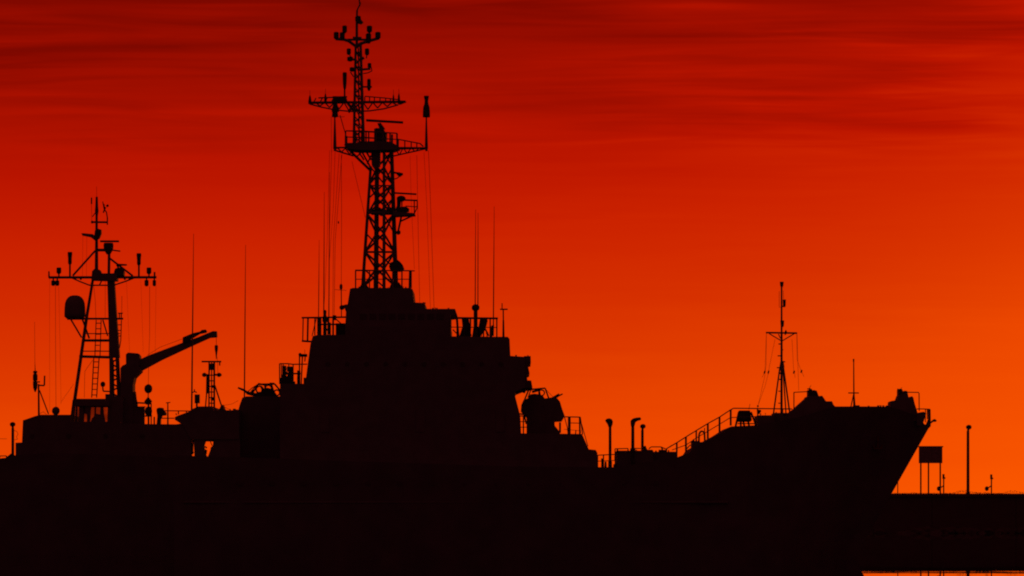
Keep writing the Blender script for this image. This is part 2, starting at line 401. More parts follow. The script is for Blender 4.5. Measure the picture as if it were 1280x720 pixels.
# foremast
fm = B(); fm.t((976.9, 520), (977, 415), 2.6, 2.2); fm.t((977, 415), (977, 353), 1.9, 1.6)
fm.build('foremast', GREY, S1); fm = S1.children[-1]
for a, b, ww in (((966.5, 519.5, -.9), (974.6, 461, -.1), 1.5), ((987.4, 518, -.9), (979.4, 460, -.1), 1.6), ((982.6, 519, 1.1), (978.6, 458, .1), 1.3)):
    B().t(a, b, ww).build('mast_leg', GREY, fm)
q = B(); q.prism([(974.4, 460), (975.8, 452), (979.4, 451), (980.6, 458), (980.2, 463), (974.2, 463)], -.25, .25); q.build('mast_collar', GREY, fm)
q = B(); q.t((957.4, 415.8), (996.4, 416.4), 1.7); q.t((961.5, 417), (976.5, 426), .9); q.t((993, 417), (978, 426), .9); q.t((973, 417.5), (975.5, 423), .8); q.build('yard', GREY, fm)
for (x0, y0, x1, y1) in ((974.8, 352.2, 979.6, 359), (978.4, 374.4, 982.4, 384), (975.4, 400.6, 980.2, 409)):
    q = B(); q.lathe((x0 + x1) / 2, [(y0, (x1 - x0) / 2), (y0 + 1, (x1 - x0) / 2), (y1 - 2, (x1 - x0) / 2 * .85), (y1, (x1 - x0) / 4)]); q.t((977, y1 - 1), ((x0 + x1) / 2, y1 - 1), 1.2)
    q.build('mast_lamp', DARK, fm)
q = B(); q.prism([(980.8, 416), (981.4, 413.8), (982.4, 412.2), (983.6, 414), (983.8, 417), (981.4, 419)], -.2, .2); q.build('mast_horn', DARK, fm)
q = B(); q.path([(974, 364), (974, 384), (976, 384)], .5); q.path([(979, 363), (979.6, 374)], .5)
for k, xx in enumerate((973, 979, 972, 981.5, 971, 973.5, 974)):
    yy = 430 + k * 7.4; q.t((977, yy), (xx, yy), 1)
for yy in (466, 474, 489, 504): q.t((972.8, yy), (977, yy), .8)
q.build('rungs', DARK, fm)
for pts, ys in (([(958, 416), (957.6, 457), (956.4, 464), (952.5, 472)], 465), ([(968.8, 424), (962, 457), (960.5, 466), (956.5, 482), (947.5, 507), (946, 513)], 465), ([(996, 417), (996.4, 450), (1000.5, 461), (1005, 471)], 464), ([(990, 424), (992, 462), (994, 472)], 465), ([(996.2, 417), (998.4, 488)], None), ([(958, 416), (956, 470), (946.5, 512)], None)):
    q = B(); q.path([(p[0], p[1], -.6) for p in pts], .42)
    if ys:
        for a, b in zip(pts, pts[1:]):
            if a[1] <= ys <= b[1]:
                xx = a[0] + (b[0] - a[0]) * (ys - a[1]) / (b[1] - a[1]); q.t((xx - .6, ys + 2, -.6), (xx + .4, ys - 1.6, -.6), 1.5)
    q.build('rigging_wire', WIRE, fm)
q = B(); q.ball(947.4, 507.6, 1.3); q.build('insulator', DARK, fm)
# forward rails
q = B(); q.path([(833, 561, -5.8), (840, 556.5, -5.8)], .9)
pts = [(846, 565.6), (857, 566), (863, 551)]
top = [(833, 561), (846, 553.4), (857, 546.4), (870, 538.4), (885, 529.3), (899, 521.6), (913, 512.4), (917, 510.3), (990, 511.2)]
q.path([(a, b_, -5.8) for a, b_ in top], 1.15)
for f in (.5,):
    q.path([(840, 562.5, -5.8), (858, 556, -5.8), (870, 547.6, -5.8), (885, 539, -5.8), (899, 530.5, -5.8), (913, 522, -5.8), (960, 520, -5.8)], .75)
for (xx, y0, y1, ww) in ((846, 553.4, 565, 1.7), (857.4, 546.4, 565, 2), (870.3, 538.4, 552, 1.5), (884.8, 529.3, 549, 2), (899.4, 521.6, 541, 2), (913.4, 512.4, 532, 2), (947, 511, 520, 1), (978.5, 511, 518, .9)):
    q.t((xx, y0, -5.8), (xx, y1, -5.8), ww)
q.t((857.4, 562, -5.8), (863, 556, -5.8), 1)
q.build('forecastle_railing', GREY, S1)
q = B(); q.path([(873.6, 553, -5.2), (873.8, 543, -5.2), (875.6, 539.4, -5.2), (878.4, 539, -5.2), (880.6, 541.6, -5.2), (881, 551, -5.2)], 2.1); q.t((880.7, 541, -5.2), (880.7, 535, -5.2), .8); q.build('towing_bitt', DARK, S1)
q = B(); q.box(865, 551, 875, 570, -6, -3.6); q.box(875, 552.5, 884, 570, -6, -3.6); q.t((867, 552, -5), (867, 548.8, -5), 1.5); q.build('mooring_locker', GREY, S1)
# cable reel on its stand
q = B()
q.prism([(924.5, 513), (937.5, 513), (940, 525), (938.5, 527), (922.5, 527), (922, 524)], -.9, .9)
q.t((930, 519, -1.2), (930, 519, 1.2), 11); rl = q.build('cable_reel', DARK, S1)
for a, b in (((923.5, 515), (919.5, 533)), ((938.6, 515), (945.6, 533)), ((929, 526), (930.5, 533)), ((935, 526), (936.5, 533)), ((926, 526), (926, 533))):
    q = B(); q.t((*a, -.7), (*b, -.7), 2); q.build('leg', DARK, rl)
q = B(); q.t((936, 512), (937.5, 505), .6); q.t((922, 529.5, -.7), (943, 529.5, -.7), 1); q.prism([(946.6, 512), (951, 512.4), (951.6, 514), (949.4, 517.5), (947, 518)], -.4, .4); q.build('crank', DARK, rl)

# midships well deck: deckhouse, ventilators
q = B(); q.box(771.4, 563.2, 816.6, 586, -2.8, 2.8); q.box(816.6, 564.6, 847, 586, -2.2, 2.2); q.prism([(768, 580), (771.4, 578), (771.4, 586), (768, 586)], -2, 2); q.build('hatch_house', GREY, S1)
q = B(); q.rail([(768.6, 575, -3), (772, 566, -3)], 5, 20, 1, 1); q.path([(768.6, 575, -3), (768.8, 561, -3), (785, 560.6, -3)], 1); q.t((785, 560.5, -3), (785, 565, -3), 1); q.build('hatch_railing', DARK, S1); q = B(); q.path([(811, 561, -3), (814, 558.6, -3), (826, 558.6, -3), (834, 562, -3)], 1); q.t((827, 559, -3), (829, 566, -3), 1.5); q.t((793, 560.4, -3), (801, 560.6, -3), .8)
q.build('hatch_railing', DARK, S1)
q = B(); q.box(824, 562.2, 834, 565, -.8, .8); q.prism([(803, 564), (804, 558), (807, 557), (809, 562), (816, 562.2), (816, 564)], -.8, .8); q.build('bollard', DARK, S1)
q = B(); q.t((762.6, 585, -3.4), (762.6, 531, -3.4), 3.2, 2.9); q.lathe(762.6, [(586, 2.6), (577, 2.4), (576, 1.8)], -3.4)
vt = q.build('ventilator_pipe', DARK, S1)
q = B(); q.prism([(761, 534), (759.6, 530), (757.4, 527), (756.6, 525.2), (758.4, 523.4), (762, 522.8), (765, 524.2), (766.2, 527), (765.8, 530.4), (764.4, 534)], -3.8, -3); q.build('cowl', DARK, vt)
q = B(); q.t((791, 585, -3.4), (791, 531, -3.4), 3.9, 3.3); q.lathe(791, [(565, 3.4), (560.6, 3.2), (560, 2)], -3.4)
vt = q.build('ventilator_pipe', DARK, S1)
q = B(); q.prism([(789, 533), (788.4, 528), (788.6, 525.4), (791, 523.2), (795, 522), (800, 521.6), (801.4, 523), (801, 525), (797, 526), (794.4, 528), (793, 533)], -3.8, -3); q.build('cowl', DARK, vt)
q = B(); q.rail([(747, 584, -5), (769, 583, -5)], 15, 6.6, 1, 2); q.t((752.6, 573, -5), (752.6, 584, -5), 2); q.prism([(755.5, 585), (756, 577), (758.2, 577), (758.6, 585)], -5.2, -4.6); q.build('well_deck_railing', DARK, S1)

# superstructure
sup = B(); sup.prism([(350, 578), (350, 479.6), (381.4, 479.6), (388, 430), (391, 420), (397.5, 418.5), (431.4, 418.5), (431.6, 408), (562.8, 408), (562.8, 420.4), (634.6, 421), (637, 423.6),
    (638, 444.8), (656, 446), (656, 484.6), (645, 489), (643.4, 493), (650.4, 520), (651.4, 541.6), (727.5, 542.4), (736, 561.6), (744.6, 562.4), (746.8, 566), (746.8, 590), (350, 590)], -5.6, 5.6)
sup = sup.build('superstructure', GREY, S1)
q = B(); q.prism([(431.4, 409), (432.4, 390), (431, 386), (429.6, 384), (431.2, 380.8), (434.4, 380.4), (437.5, 361), (441, 359.8), (512, 359.8), (515.6, 361.4), (517.4, 378), (531, 378.6), (531.6, 386), (568.8, 386), (571.4, 393.4), (563, 394.6), (562.8, 409)], -3.8, 3.8)
q.build('bridge_house', GREY, sup)
q = B(); q.prism([(655, 485), (655, 445), (663.4, 445), (663.6, 453.4), (659.4, 454.2), (662, 466.4), (658.2, 468), (659.3, 475.4), (664, 475.6), (665.6, 484)], -4.6, 4.6); q.build('bridge_wing', GREY, sup)
for k in range(9):
    q = B(); x0 = 450 + k * 12; q.box(x0, 392, x0 + 8, 399, -3.84, -3.76); q.build('bridge_window', GLASS, sup)
for k in range(10):
    x0 = 410 + k * 24; q = B(); q.t((x0, 455, -5.64), (x0, 455, -5.5), 5, n=12); q.build('porthole', GLASS, sup)
for x0 in (400, 520, 620):
    q = B(); q.box(x0, 512, x0 + 11, 540, -5.65, -5.5); q.build('door', GREY, sup)
q = B(); q.prism([(646, 486), (652, 484), (657.8, 487.5), (656, 491), (651, 489), (645, 492)], -4, -2); q.build('wing_bracket', DARK, sup)
# funnel block is inside the outline; mast foot railing
q = B(); q.rail([(444.5, 359.8, -3), (514, 359.8, -3)], 21.5, 11.4, 1.1, 2); q.build('mast_deck_railing', GREY, sup); q = B(); q.rail([(444.5, 359.8, 3), (514, 359.8, 3)], 21.5, 17, 1, 2); q.build('mast_deck_railing', GREY, sup); q = B(); q.t((512.4, 339, -3), (511.8, 361, -3), 2); q.t((444, 337.6, -3), (518.5, 338.6, -3), 1)
q.build('mast_deck_gate', GREY, sup)
# aft platform beside bridge (x 377-432)
q = B(); q.box(377, 396.4, 400, 398, -4, -3.7); q.t((377, 397.2, -4), (432, 396.4, -4), 1.6); q.t((377.2, 426.2, -4), (389, 427, -4), 1.9)
for xx, ww in ((379, 1), (385, 1.7), (393.5, 1), (400.5, 2.2), (410, 1.2), (416.4, 1.8)): q.t((xx, 397, -4), (xx - (.6 if xx < 390 else 0), 426 if xx < 390 else 419, -4), ww)
q.path([(395.4, 398, -4), (390, 420, -4)], .8); q.t((397, 405.5, -4), (420, 405.5, -4), 1.6); q.t((419, 398, -4), (428, 406, -4), .9)
q.build('signal_platform_railing', DARK, sup)
q = B(); q.box(396.4, 398, 400.6, 419, -2, -1); q.box(403, 396, 409.4, 402, -2, -1); q.lathe(406, [(387.4, 1), (389, 2.2), (394, 1.8), (396, 2.6), (398, 2.8)], -1.5)
q.box(404, 402, 408, 419, -1.9, -1.2); q.box(411.6, 403, 413, 419, -2, -1); q.box(419.6, 404, 432, 419, -2, 1); q.box(415.6, 394, 419.8, 399.6, -2, -1); q.t((404, 410, -1.5), (413, 414, -1.5), 2)
q.build('signal_gear', DARK, sup)
q = B(); q.ball(427.4, 384.4, 3.3, 3.2, -3); q.t((427, 384, -3), (433, 382, -3), 3); q.build('deck_floodlight', DARK, sup)
# aft low platform (349-382)
q = B(); q.path([(349.6, 480, -4.4), (349.4, 454.6, -4.4), (360, 454.6, -4.4), (366, 455.4, -4.4), (384, 455.2, -4.4)], 1.2); q.t((366.4, 455, -4.4), (366.6, 480, -4.4), 1); q.t((366, 467, -4.4), (376, 467, -4.4), 1.6)
for xx in (351.6, 354, 361): q.t((xx, 455, -4.4), (xx, 480, -4.4), .8)
q.build('gear_platform_railing', DARK, sup)
q = B()
for (a, b_, c, d) in ((352.6, 457, 357, 480), (358.6, 458, 365, 464), (361.5, 462, 365.4, 480), (357.4, 470, 361, 480), (350, 472, 353, 480), (371.4, 463, 374.6, 480), (379.4, 472, 382, 480)): q.box(a, b_, c, d, -4, -2.8)
for i in range(16): q.ball(random.uniform(352, 366), random.uniform(460, 478), random.uniform(1, 2), random.uniform(1, 2.6), -3.4)
q.build('signal_lamps', DARK, sup)
q = B(); q.box(373.4, 442.4, 383.4, 445.6, -3.6, -2.6); q.ball(375, 443.2, 2, 2.2, -3); q.t((374.4, 443, -3), (374.2, 480, -3), 1.2); q.t((378, 445, -3), (376.6, 480, -3), 1.2); q.t((381.6, 445, -3), (381, 452, -3), 1); q.t((381, 442, -3), (381, 437, -3), .5)
q.build('range_finder', DARK, sup)
# blobs hanging by the crossing of rails left
q = B(); q.ball(426.3, 358.6, 2, 4, -3.3); q.t((426.6, 362, -3.3), (426.8, 396, -3.3), .8); q.t((418, 362, -3.3), (433, 363, -3.3), .5); q.build('wire_insulator', DARK, sup)
# forward gun platform rail near (651-660)
q = B(); q.rail([(649.5, 541, -4.6), (659, 541, -4.6)], 21, 4.4, 1.1, 3); q.t((648, 517, -4.6), (660, 519, -4.6), 1.4); q.t((655, 519, -4.6), (658, 530, -4.6), 1.6); q.build('side_railing', DARK, sup)
q = B(); q.path([(706, 521, -4.6), (725.4, 521.4, -4.6), (728.4, 543, -4.6)], 1.1); q.path([(710, 528.6, -4.6), (726, 529, -4.6)], .7); q.path([(705, 536.6, -4.6), (727, 538.6, -4.6)], .6); q.t((711.6, 521, -4.6), (711.6, 543, -4.6), 3); q.t((724.6, 521, -4.6), (724.8, 543, -4.6), 1.6); q.path([(705.5, 521, -4.6), (709, 534, -4.6), (710, 543, -4.6)], .8); q.path([(727, 530, -4.6), (735, 558, -4.6)], .7); q.t((700, 528, -4.6), (700, 541, -4.6), 2)
q.build('gun_deck_railing', GREY, sup)


# guns
def gun(pts, name='gun_mount'):
    q = B(); q.prism(pts, -1.7, 1.7); return q.build(name, GREY, S1)
g = gun([(658.4, 543), (658.4, 521.6), (651, 513.4), (651.6, 506), (654.4, 500), (660, 497.6), (662.5, 493), (668, 492), (672, 492.6), (678, 494), (681, 498), (690, 496.6), (696.4, 497.6), (700, 502), (703, 512), (706, 520), (702.6, 526), (693.4, 526.6), (693.4, 532), (700, 540), (700, 543)])
q = B(); q.t((686, 500, -.6), (697.5, 495.2, -.6), 2.6, 2.2); q.t((694, 496.8, -.6), (703.4, 492.4, -.6), 1.9, 1.1); q.build('gun_barrel', DARK, g); q = B(); q.t((690, 499, .6), (692, 496.4, .6), 2); q.t((692, 496.4, .6), (699, 492.4, .6), 1.4); q.build('gun_barrel', DARK, g)
q = B(); q.path([(655.6, 500, -1.2), (661, 487, -1.2), (681.4, 485.2, -1.2), (686, 498, -1.2)], 1.7); q.path([(660, 497, 1), (664, 486, 1), (674, 486.6, 1), (676, 497, 1)], 1.2); q.path([(681, 485.4, -1.2), (691.6, 496.6, -1.2)], .6)
q.t((665, 490, 0), (676, 486.8, 0), 2.6); q.ring(677, 491, 3.6, 1.4, -.8); q.t((674, 486, -1), (674, 497, -1), 1.5); q.ball(662.5, 485.8, 2.4, 2, 0); q.build('sight_frame', DARK, g)
g = gun([(297, 575), (298, 512), (299.6, 506), (303, 497), (308, 495.4), (349.6, 495.4), (351, 500), (351, 575)])
q = B(); q.t((325, 495, -.6), (308.5, 491, -.6), 4.4, 3.6); q.t((311, 492, -.6), (303, 486.6, -.6), 3.2, 2); q.t((309, 490.6, -.6), (303, 487, -.6), 1.8, 1.6); q.t((304, 487.4, -.6), (297.4, 484.6, -.6), 2.6, 1.6); q.build('gun_barrel', DARK, g)
q = B(); q.path([(315, 492.4, -1), (322.4, 480.4, -1), (343.4, 480, -1), (350, 488, -1), (351, 496, -1)], 2); q.path([(313.4, 490, -1), (319, 483, -1), (323, 480, -1)], .8); q.ring(324.6, 487, 4.4, 1.8, -.4); q.ring(335.4, 487.4, 4.6, 1.8, -.4, ry=6); q.ring(346, 491, 3.6, 1.7, -.4)
q.prism([(317, 496), (321, 490), (326, 489.6), (327, 486), (334, 484.6), (340, 486), (343, 490), (347, 496)], -.7, .7); q.path([(308, 491, 0), (315, 485, 0), (322.4, 480.4, 0)], .8); q.t((331, 480, -.9), (332, 488, -.9), 2); q.t((339, 480, -.9), (342, 490, -.9), 2); q.t((322.6, 479.6), (330, 481, 0), 1.8); q.t((337, 479.4), (343, 479.6), 2); q.t((326, 483), (331, 495), 1.4); q.t((317, 487), (314, 494), 2.4); q.build('sight_frame', DARK, g)
# aft deckhouse with open bay beneath
aft = B(); aft.prism([(218.4, 524.6), (218.6, 521.4), (222, 519.6), (235, 515), (239.6, 511.6), (247.4, 508), (265, 507.8), (267, 512.8), (298.6, 512.6), (298.6, 549), (255, 549.4), (238.6, 549), (236, 545), (230, 533), (226, 529.6)], -5.2, 5.2)
aft = aft.build('aft_deckhouse', GREY, S1)
for pts, nm in (([(241.8, 548), (255.4, 548), (257.5, 551), (255.3, 557), (256, 565), (258.6, 571), (243, 571)], 'store_room'), ([(267, 548), (300, 548), (300, 572), (259.4, 572), (262.6, 563), (266, 556)], 'boat_store'), ([(216, 531), (226, 529.4), (232, 527), (240, 540), (238.8, 549), (238.4, 571), (216, 571)], 'stern_bulkhead')):
    q = B(); q.prism(pts, -5.1, -4.6); q.build(nm, GREY, aft)
q = B(); q.t((238, 548.5, -4), (243, 553, -4), 1); q.t((241.4, 549, -4), (240.8, 568, -4), 1.2); q.build('bay_post', DARK, aft)
q = B(); q.t((263, 552, -4), (265, 557, -4), .7); q.t((256, 562, -4), (259, 564, -4), 1.2); q.prism([(254, 548), (259, 548), (257, 552), (255, 554)], -5, -4.8); q.prism([(262, 548), (269, 548), (268, 551.6), (265, 550)], -5, -4.8); q.ball(256.6, 566, 2.2, 2.6, -4.9); q.ball(265.4, 561, 2.4, 3, -4.9); q.t((256, 558, -5), (258.6, 560, -5), 1.4); q.build('boat_lashing', DARK, aft)
q = B(); q.t((239.4, 549, -4.9), (239.2, 571, -4.9), 1.6)
for yy in (551, 555.4, 561, 565.6): q.ball(240.6 + random.uniform(-.5, .8), yy, 1.3, 1.1, -4.9)
q.build('cable_bundle', DARK, aft)
random.seed(21)
def clutter(x0, x1, y, n, hmax, d, par, name):
    for _ in range(n):
        x = random.uniform(x0, x1); wd = random.uniform(1, 3.4); h = random.uniform(.6, hmax); q = B(); k = random.random(); dd = d + random.uniform(-.6, .6)
        if k < .4: q.box(x, y - h, x + wd, y + .8, dd, dd + .4)
        elif k < .75: q.lathe(x, [(y - h, wd * .5), (y - h * .6, wd * .55), (y - h * .55, wd * .25), (y + .8, wd * .25)], dd, 8)
        else: q.t((x, y + .8, dd), (x + random.uniform(-.6, .6), y - h * 1.8, dd), .9)
        q.build(name, DARK, par)
clutter(540, 566, 386, 4, 1.6, -3, sup, 'roof_fitting'); clutter(446, 510, 360, 6, 2.2, -2.6, sup, 'roof_fitting'); clutter(522, 530, 378.6, 2, 1.6, -3, sup, 'roof_fitting')
clutter(641, 660, 445, 3, 1.4, -3, sup, 'roof_fitting'); clutter(705, 726, 542.4, 3, 3, -4, sup, 'deck_fitting'); clutter(1052, 1110, 508, 7, 1.5, -2, S1, 'deck_fitting')
clutter(220, 238, 518, 4, 1.5, -4.6, aft, 'deck_fitting'); clutter(352, 380, 480, 5, 6, -4, sup, 'deck_fitting'); clutter(394, 430, 419, 5, 8, -4, sup, 'deck_fitting'); clutter(576, 618, 421, 6, 8, -3.4, sup, 'deck_fitting')
clutter(268, 296, 512.8, 5, 2, -3, S1, 'deck_fitting'); clutter(776, 846, 564, 8, 2, -2, S1, 'deck_fitting'); clutter(950, 986, 518, 4, 2, -2, S1, 'deck_fitting')

# lattice lamp mast on the aft house
lm = B(); lm.t((261.2, 513, -.6), (261.4, 453, -.6), 1.4); lm.t((267.8, 513, -.6), (267.8, 453, -.6), 1.8); lm.t((264.5, 513, .8), (264.5, 453, .8), 1)
for yy in (462, 469, 476, 483, 490, 497, 504): lm.t((261.2, yy, -.6), (267.8, yy, -.6), 1)
lm.t((259.4, 470, -.6), (259, 492, -.6), 2.8); lm = lm.build('lamp_mast', DARK, S1)
q = B(); q.t((252, 452, -.6), (276.6, 452, -.6), 1.6); q.t((274.6, 452, -.6), (274.6, 457, -.6), 1.2); q.build('yard', DARK, lm)
q = B(); q.prism([(260.4, 454.6), (266.4, 454), (267, 462), (261, 462.4)], -.9, -.3); q.build('mast_lamp', DARK, lm)
for (xa, xb, bx) in ((252.6, 260.8, 255.4), (268, 277, 273.8)):
    q = B(); q.t((xa, 468.4, -.6), (xb, 468.8, -.6), 2); q.ball(bx, 468.6, 3, 2.8, -.6); q.build('mast_lamp', DARK, lm)
q = B(); q.t((260, 470, -.6), (256.6, 512, -1.4), 1.2); q.t((268.6, 482, -.6), (278.4, 512, -1.6), 1.4); q.ball(266.6, 483.2, 2.8, 2, -.6); q.ball(265.6, 499, 2.4, 2, -.6); q.prism([(273, 513), (275.6, 508), (278, 505.6), (280, 511), (281, 513)], -1, 1)
q.build('mast_brace', DARK, lm)
q = B(); q.path([(278, 507, 0), (290, 505, 0), (298, 500.6, 0)], .45); q.path([(279, 508, 0), (288, 512.4, 0)], .6); q.build('stay_wire', WIRE, lm)
q = B(); q.box(243.2, 493, 249.2, 504, -1, -.3); q.t((246, 504, -.6), (246, 509, -.6), 1.8); q.path([(240, 491, -.6), (243, 489.4, -.6), (243, 486.6, -.6)], 1); q.t((243, 489.4, -.6), (246, 490.6, -.6), 1); q.build('light_box', DARK, S1)
# tall whips aft
for (x0, y0, x1, y1, ww, w2, d) in ((239.6, 512, 242, 292, 1.9, .55, -1), (305.5, 497, 307, 306, 1.5, .5, .6), (594, 381, 594.6, 262, 1, .5, -3), (597.4, 381, 597.6, 266, 1, .5, -2), (616.6, 420, 617.8, 258, 1.3, .5, -3),
        (398, 418, 399, 300, .95, .4, -3.6), (404.6, 418, 405.4, 240, 1.2, .45, -3.3), (411, 418, 412, 215, 1, .4, -3)):
    q = B(); q.t((x0, y0, d), ((x0 + x1) / 2, (y0 + y1) / 2, d), ww, (ww + w2) / 2, n=6); q.t(((x0 + x1) / 2, (y0 + y1) / 2, d), (x1, y1, d), (ww + w2) / 2, w2, n=6); q.build('whip_antenna', WIRE, S1)
# forward antenna deck rail (563-622) and gear
q = B(); q.rail([(563, 420.4, -4.8), (621, 420.8, -4.8)], 23, 8.4, 1.1, 2, -4.8); q.t((563, 397.4, -4.8), (622.4, 398, -4.8), 2); q.t((571, 397, -4.8), (573, 421, -4.8), 2.4); q.build('antenna_deck_railing', DARK, sup)
q = B()
q.ball(594.5, 384.6, 5.2, 4.6, -2.5); q.box(592, 388, 597, 420, -2.8, -2.2); q.prism([(590, 421), (591.6, 410), (598, 408), (600, 421)], -3, -2)
q.prism([(577, 398), (586, 398), (587.6, 409), (586, 421), (574, 421), (578, 408)], -3, -2.6)
q.prism([(600, 398), (609, 398), (609.6, 401), (606.6, 412), (600, 421), (596, 421)], -3, -2); q.prism([(612, 421), (614, 407), (617.6, 406), (617.4, 416), (615, 421)], -3, -2.4)
q.build('direction_finder', DARK, sup)
q = B(); q.t((582, 400, -2.6), (589, 420, -2.6), 1.4); q.t((603, 404, -2), (611, 420, -2), 1.6); q.t((566, 412, -3), (574, 420, -3), 1); q.build('gear_strut', DARK, sup)
q = B(); q.path([(578.5, 400, -3.1), (585, 409, -3.1), (579, 419, -3.1)], 1); q.t((588.4, 398, -3.1), (588, 421, -3.1), 1); q.build('gear_frame', DARK, sup)
q = B(); q.t((629.3, 421, -3), (629.2, 400, -3), 2.4, 1.6); q.t((629.2, 400, -3), (629, 386, -3), 1.2); q.t((625, 386.6, -3), (634.6, 386.6, -3), 1.3); q.t((627.6, 386.6, -3), (627.6, 379, -3), .8); q.build('wind_gauge', DARK, sup)

# ------------------------------------------------------------------ main mast
q = B()
legs = [((453.2, 360, -.2), (463.4, 208, -.1), 3.7, 3), ((470, 360, 1.3), (471.4, 190, .7), 5.6, 5), ((480, 360, -1.4), (480, 190, -.8), 3.6, 3), ((495, 360, .2), (489.6, 190, .1), 5.4, 4.2)]
mm = B()
def lp_(i, y):
    a, b, _, _ = legs[i]; f = (y - a[1]) / (b[1] - a[1]); return tuple(a[k] + (b[k] - a[k]) * f for k in range(3))
levels = [359, 336, 315, 292, 268, 248, 230, 209, 190]
order = [0, 1, 3, 2]
for k, (ya, yb_) in enumerate(zip(levels, levels[1:])):
    for j in range(4):
        a, b = order[j], order[(j + 1) % 4]
        if yb_ < 208 and (a == 0 or b == 0): continue
        if (k + j) % 2: a, b = b, a
        mm.t(lp_(a, ya), lp_(b, yb_), 2.2, n=6)
        if j == 2 and yb_ < 270 or j == 1 and k in (1, 4) or j == 3 and k in (0, 2, 5, 6): mm.t(lp_(b, ya), lp_(a, yb_), 1.5, n=6)
for yy, ww in ((315, 2.2), (266, 3), (232, 1.2)):
    for j in range(4): mm.t(lp_(order[j], yy), lp_(order[(j + 1) % 4], yy), ww)
mm = mm.build('main_mast', GREY, S1)
for i, (a, b, w0, w1) in enumerate(legs):
    B().t(a, b, w0, w1, n=12).build('mast_leg', GREY, mm)
q = B(); q.t((438, 189, 0), (464, 214, 0), 2.8); q.t((452, 189, -.6), (463, 209, -.3), 2); q.t((449, 191, 0), (455, 200, 0), 1.6); q.t((458, 190, 0), (464, 200, 0), 1.8); q.t((459, 205), (464, 194), 1.4); q.t((446, 196), (452, 190), 1.3); q.build('strut', GREY, mm)
q = B(); q.prism([(430, 180.6), (434, 178.6), (452, 178), (456, 176.6), (466, 176.4), (488, 177), (497, 182), (499, 184.4), (492, 187), (462, 187.6), (444, 187), (434, 185.4)], -1.5, 1.5)
q.prism([(463.5, 187), (475.4, 187), (475, 207), (468, 211), (464.6, 206)], -.7, .5)
q.build('mast_platform', GREY, mm)
q = B(); q.rail([(432, 179, -1.4), (452, 179, -1.4), (496.4, 182, -1.4)], 15.4, 9, 1.2, 2); q.rail([(432, 179, 1.4), (496, 182, 1.4)], 15.4, 13, 1.1, 2); q.t((432.6, 170, -1.4), (432.6, 180, -1.4), 3); q.t((490, 168, -1.4), (490, 181, -1.4), 2.2)
q.path([(497, 174, -.3), (525, 179.4, -.2), (529, 183, 0)], 1.2)
for xx in (498, 506, 514, 521): q.t((xx, 174.4 + (xx - 498) * .2, -.2), (xx, 185, -.2), 1)
q.build('platform_railing', GREY, mm)
q = B()   # lower spreaders either side of the platform
q.t((416.6, 184.6), (434, 184.4), 1.8); q.t((417.6, 187.6), (442, 195), 1.6)
for a in ((418, 187, 422, 185), (422, 185, 427, 190), (427, 190, 432, 185), (432, 186, 437, 193), (437, 193, 441, 187)): q.t((a[0], a[1]), (a[2], a[3]), 1.1)
q.build('spreader', GREY, mm); q = B(); q.t((494, 184.6), (534.6, 185), 1.8); q.t((534, 185.6), (491, 195.2), 1.3); q.t((494, 186.6, .6), (530, 185.6, 0), 1)
xs = [494, 499, 504, 509, 514, 519, 524, 529]
for a, b in zip(xs, xs[1:]):
    ya, yb_ = 185, 195 - (b - 494) * .22
    if (xs.index(a)) % 2: ya, yb_ = 195 - (a - 494) * .22, 185
    q.t((a, ya), (b, yb_), 1.1, n=6)
q.build('spreader', GREY, mm)
# cone antennas on the spreader ends
for xx, sc_ in ((533, 1), (418.6, 1)):
    q = B(); q.t((xx, 186), (xx - .1, 147), 3.6 if xx > 500 else 3.9, 1.2); q.t((xx - 1.4, 187), (xx + 1.6, 187), 3.4)
    s_ = q.build('antenna_pole', GREY, mm)
    q = B()
    if xx > 500: q.lathe(xx, [(119.8, 3), (121, 3.2), (126, 2.2), (130, 2.6), (134, 4), (139, 4.4), (145, 4.6), (146.6, 4.4), (147, 1)])
    else: q.lathe(xx + .6, [(120.4, 3.6), (126, 3), (130, 2.6), (134, 3.6), (137, 4.8), (140, 4.6)]); q.lathe(xx + .2, [(140.2, 3.4), (146, 4.2), (147, 1)])
    q.build('cone_antenna', DARK, mm)
q = B(); q.path([(425, 144), (432, 168), (434, 179)], .8); q.t((423, 146), (431, 146), .6); q.build('guy_wire', WIRE, mm)
# main radar
q = B(); q.prism([(467.6, 161), (470, 160), (478, 160), (480.6, 163), (482.6, 167), (483, 178), (467.4, 178)], -.9, .9); q.prism([(471.6, 154), (476, 153.4), (478.4, 157), (481, 160.4), (474.6, 161.4)], -.5, .5); q.build('radar_pedestal', DARK, mm)
q = B(); q.prism([(457.6, 148.8), (503.8, 151.6), (503.8, 153.8), (457.6, 151.2)], -.3, .3); q.build('radar_antenna', DARK, mm)
# upper lattice mast
q = B()
U = [((442.3, 180, -.3), (444.6, 56, -.2), 3, 2.4), ((454.4, 180, -.3), (450.8, 56, -.2), 3.8, 2.9), ((449, 180, .6), (448, 60, .3), 1.6, 1.3)]
def up(i, y):
    a, b, _, _ = U[i]; f = (y - a[1]) / (b[1] - a[1]); return tuple(a[k] + (b[k] - a[k]) * f for k in range(3))
ys = list(range(180, 56, -9))
um = B()
for k, (a, b) in enumerate(zip(ys, ys[1:])):
    i, j = (0, 1) if k % 2 else (1, 0)
    um.t(up(i, a), up(j, b), 1.7, n=6); um.t(up(1, a), up(2, b), .9, n=6); um.t(up(0, b), up(2, a), .9, n=6)
um = um.build('topmast', GREY, S1)
for a, b, w0, w1 in U: B().t(a, b, w0, w1).build('mast_leg', GREY, um)
q = B(); q.t((446, 58), (446, 22), 3, 2.6); q.t((446, 22), (446.4, 13), 2); q.path([(446.2, 13), (449.8, 6), (449.2, 1), (448.6, -5)], 1.6); q.t((449.4, 7.6), (450.4, 3), 1.4)
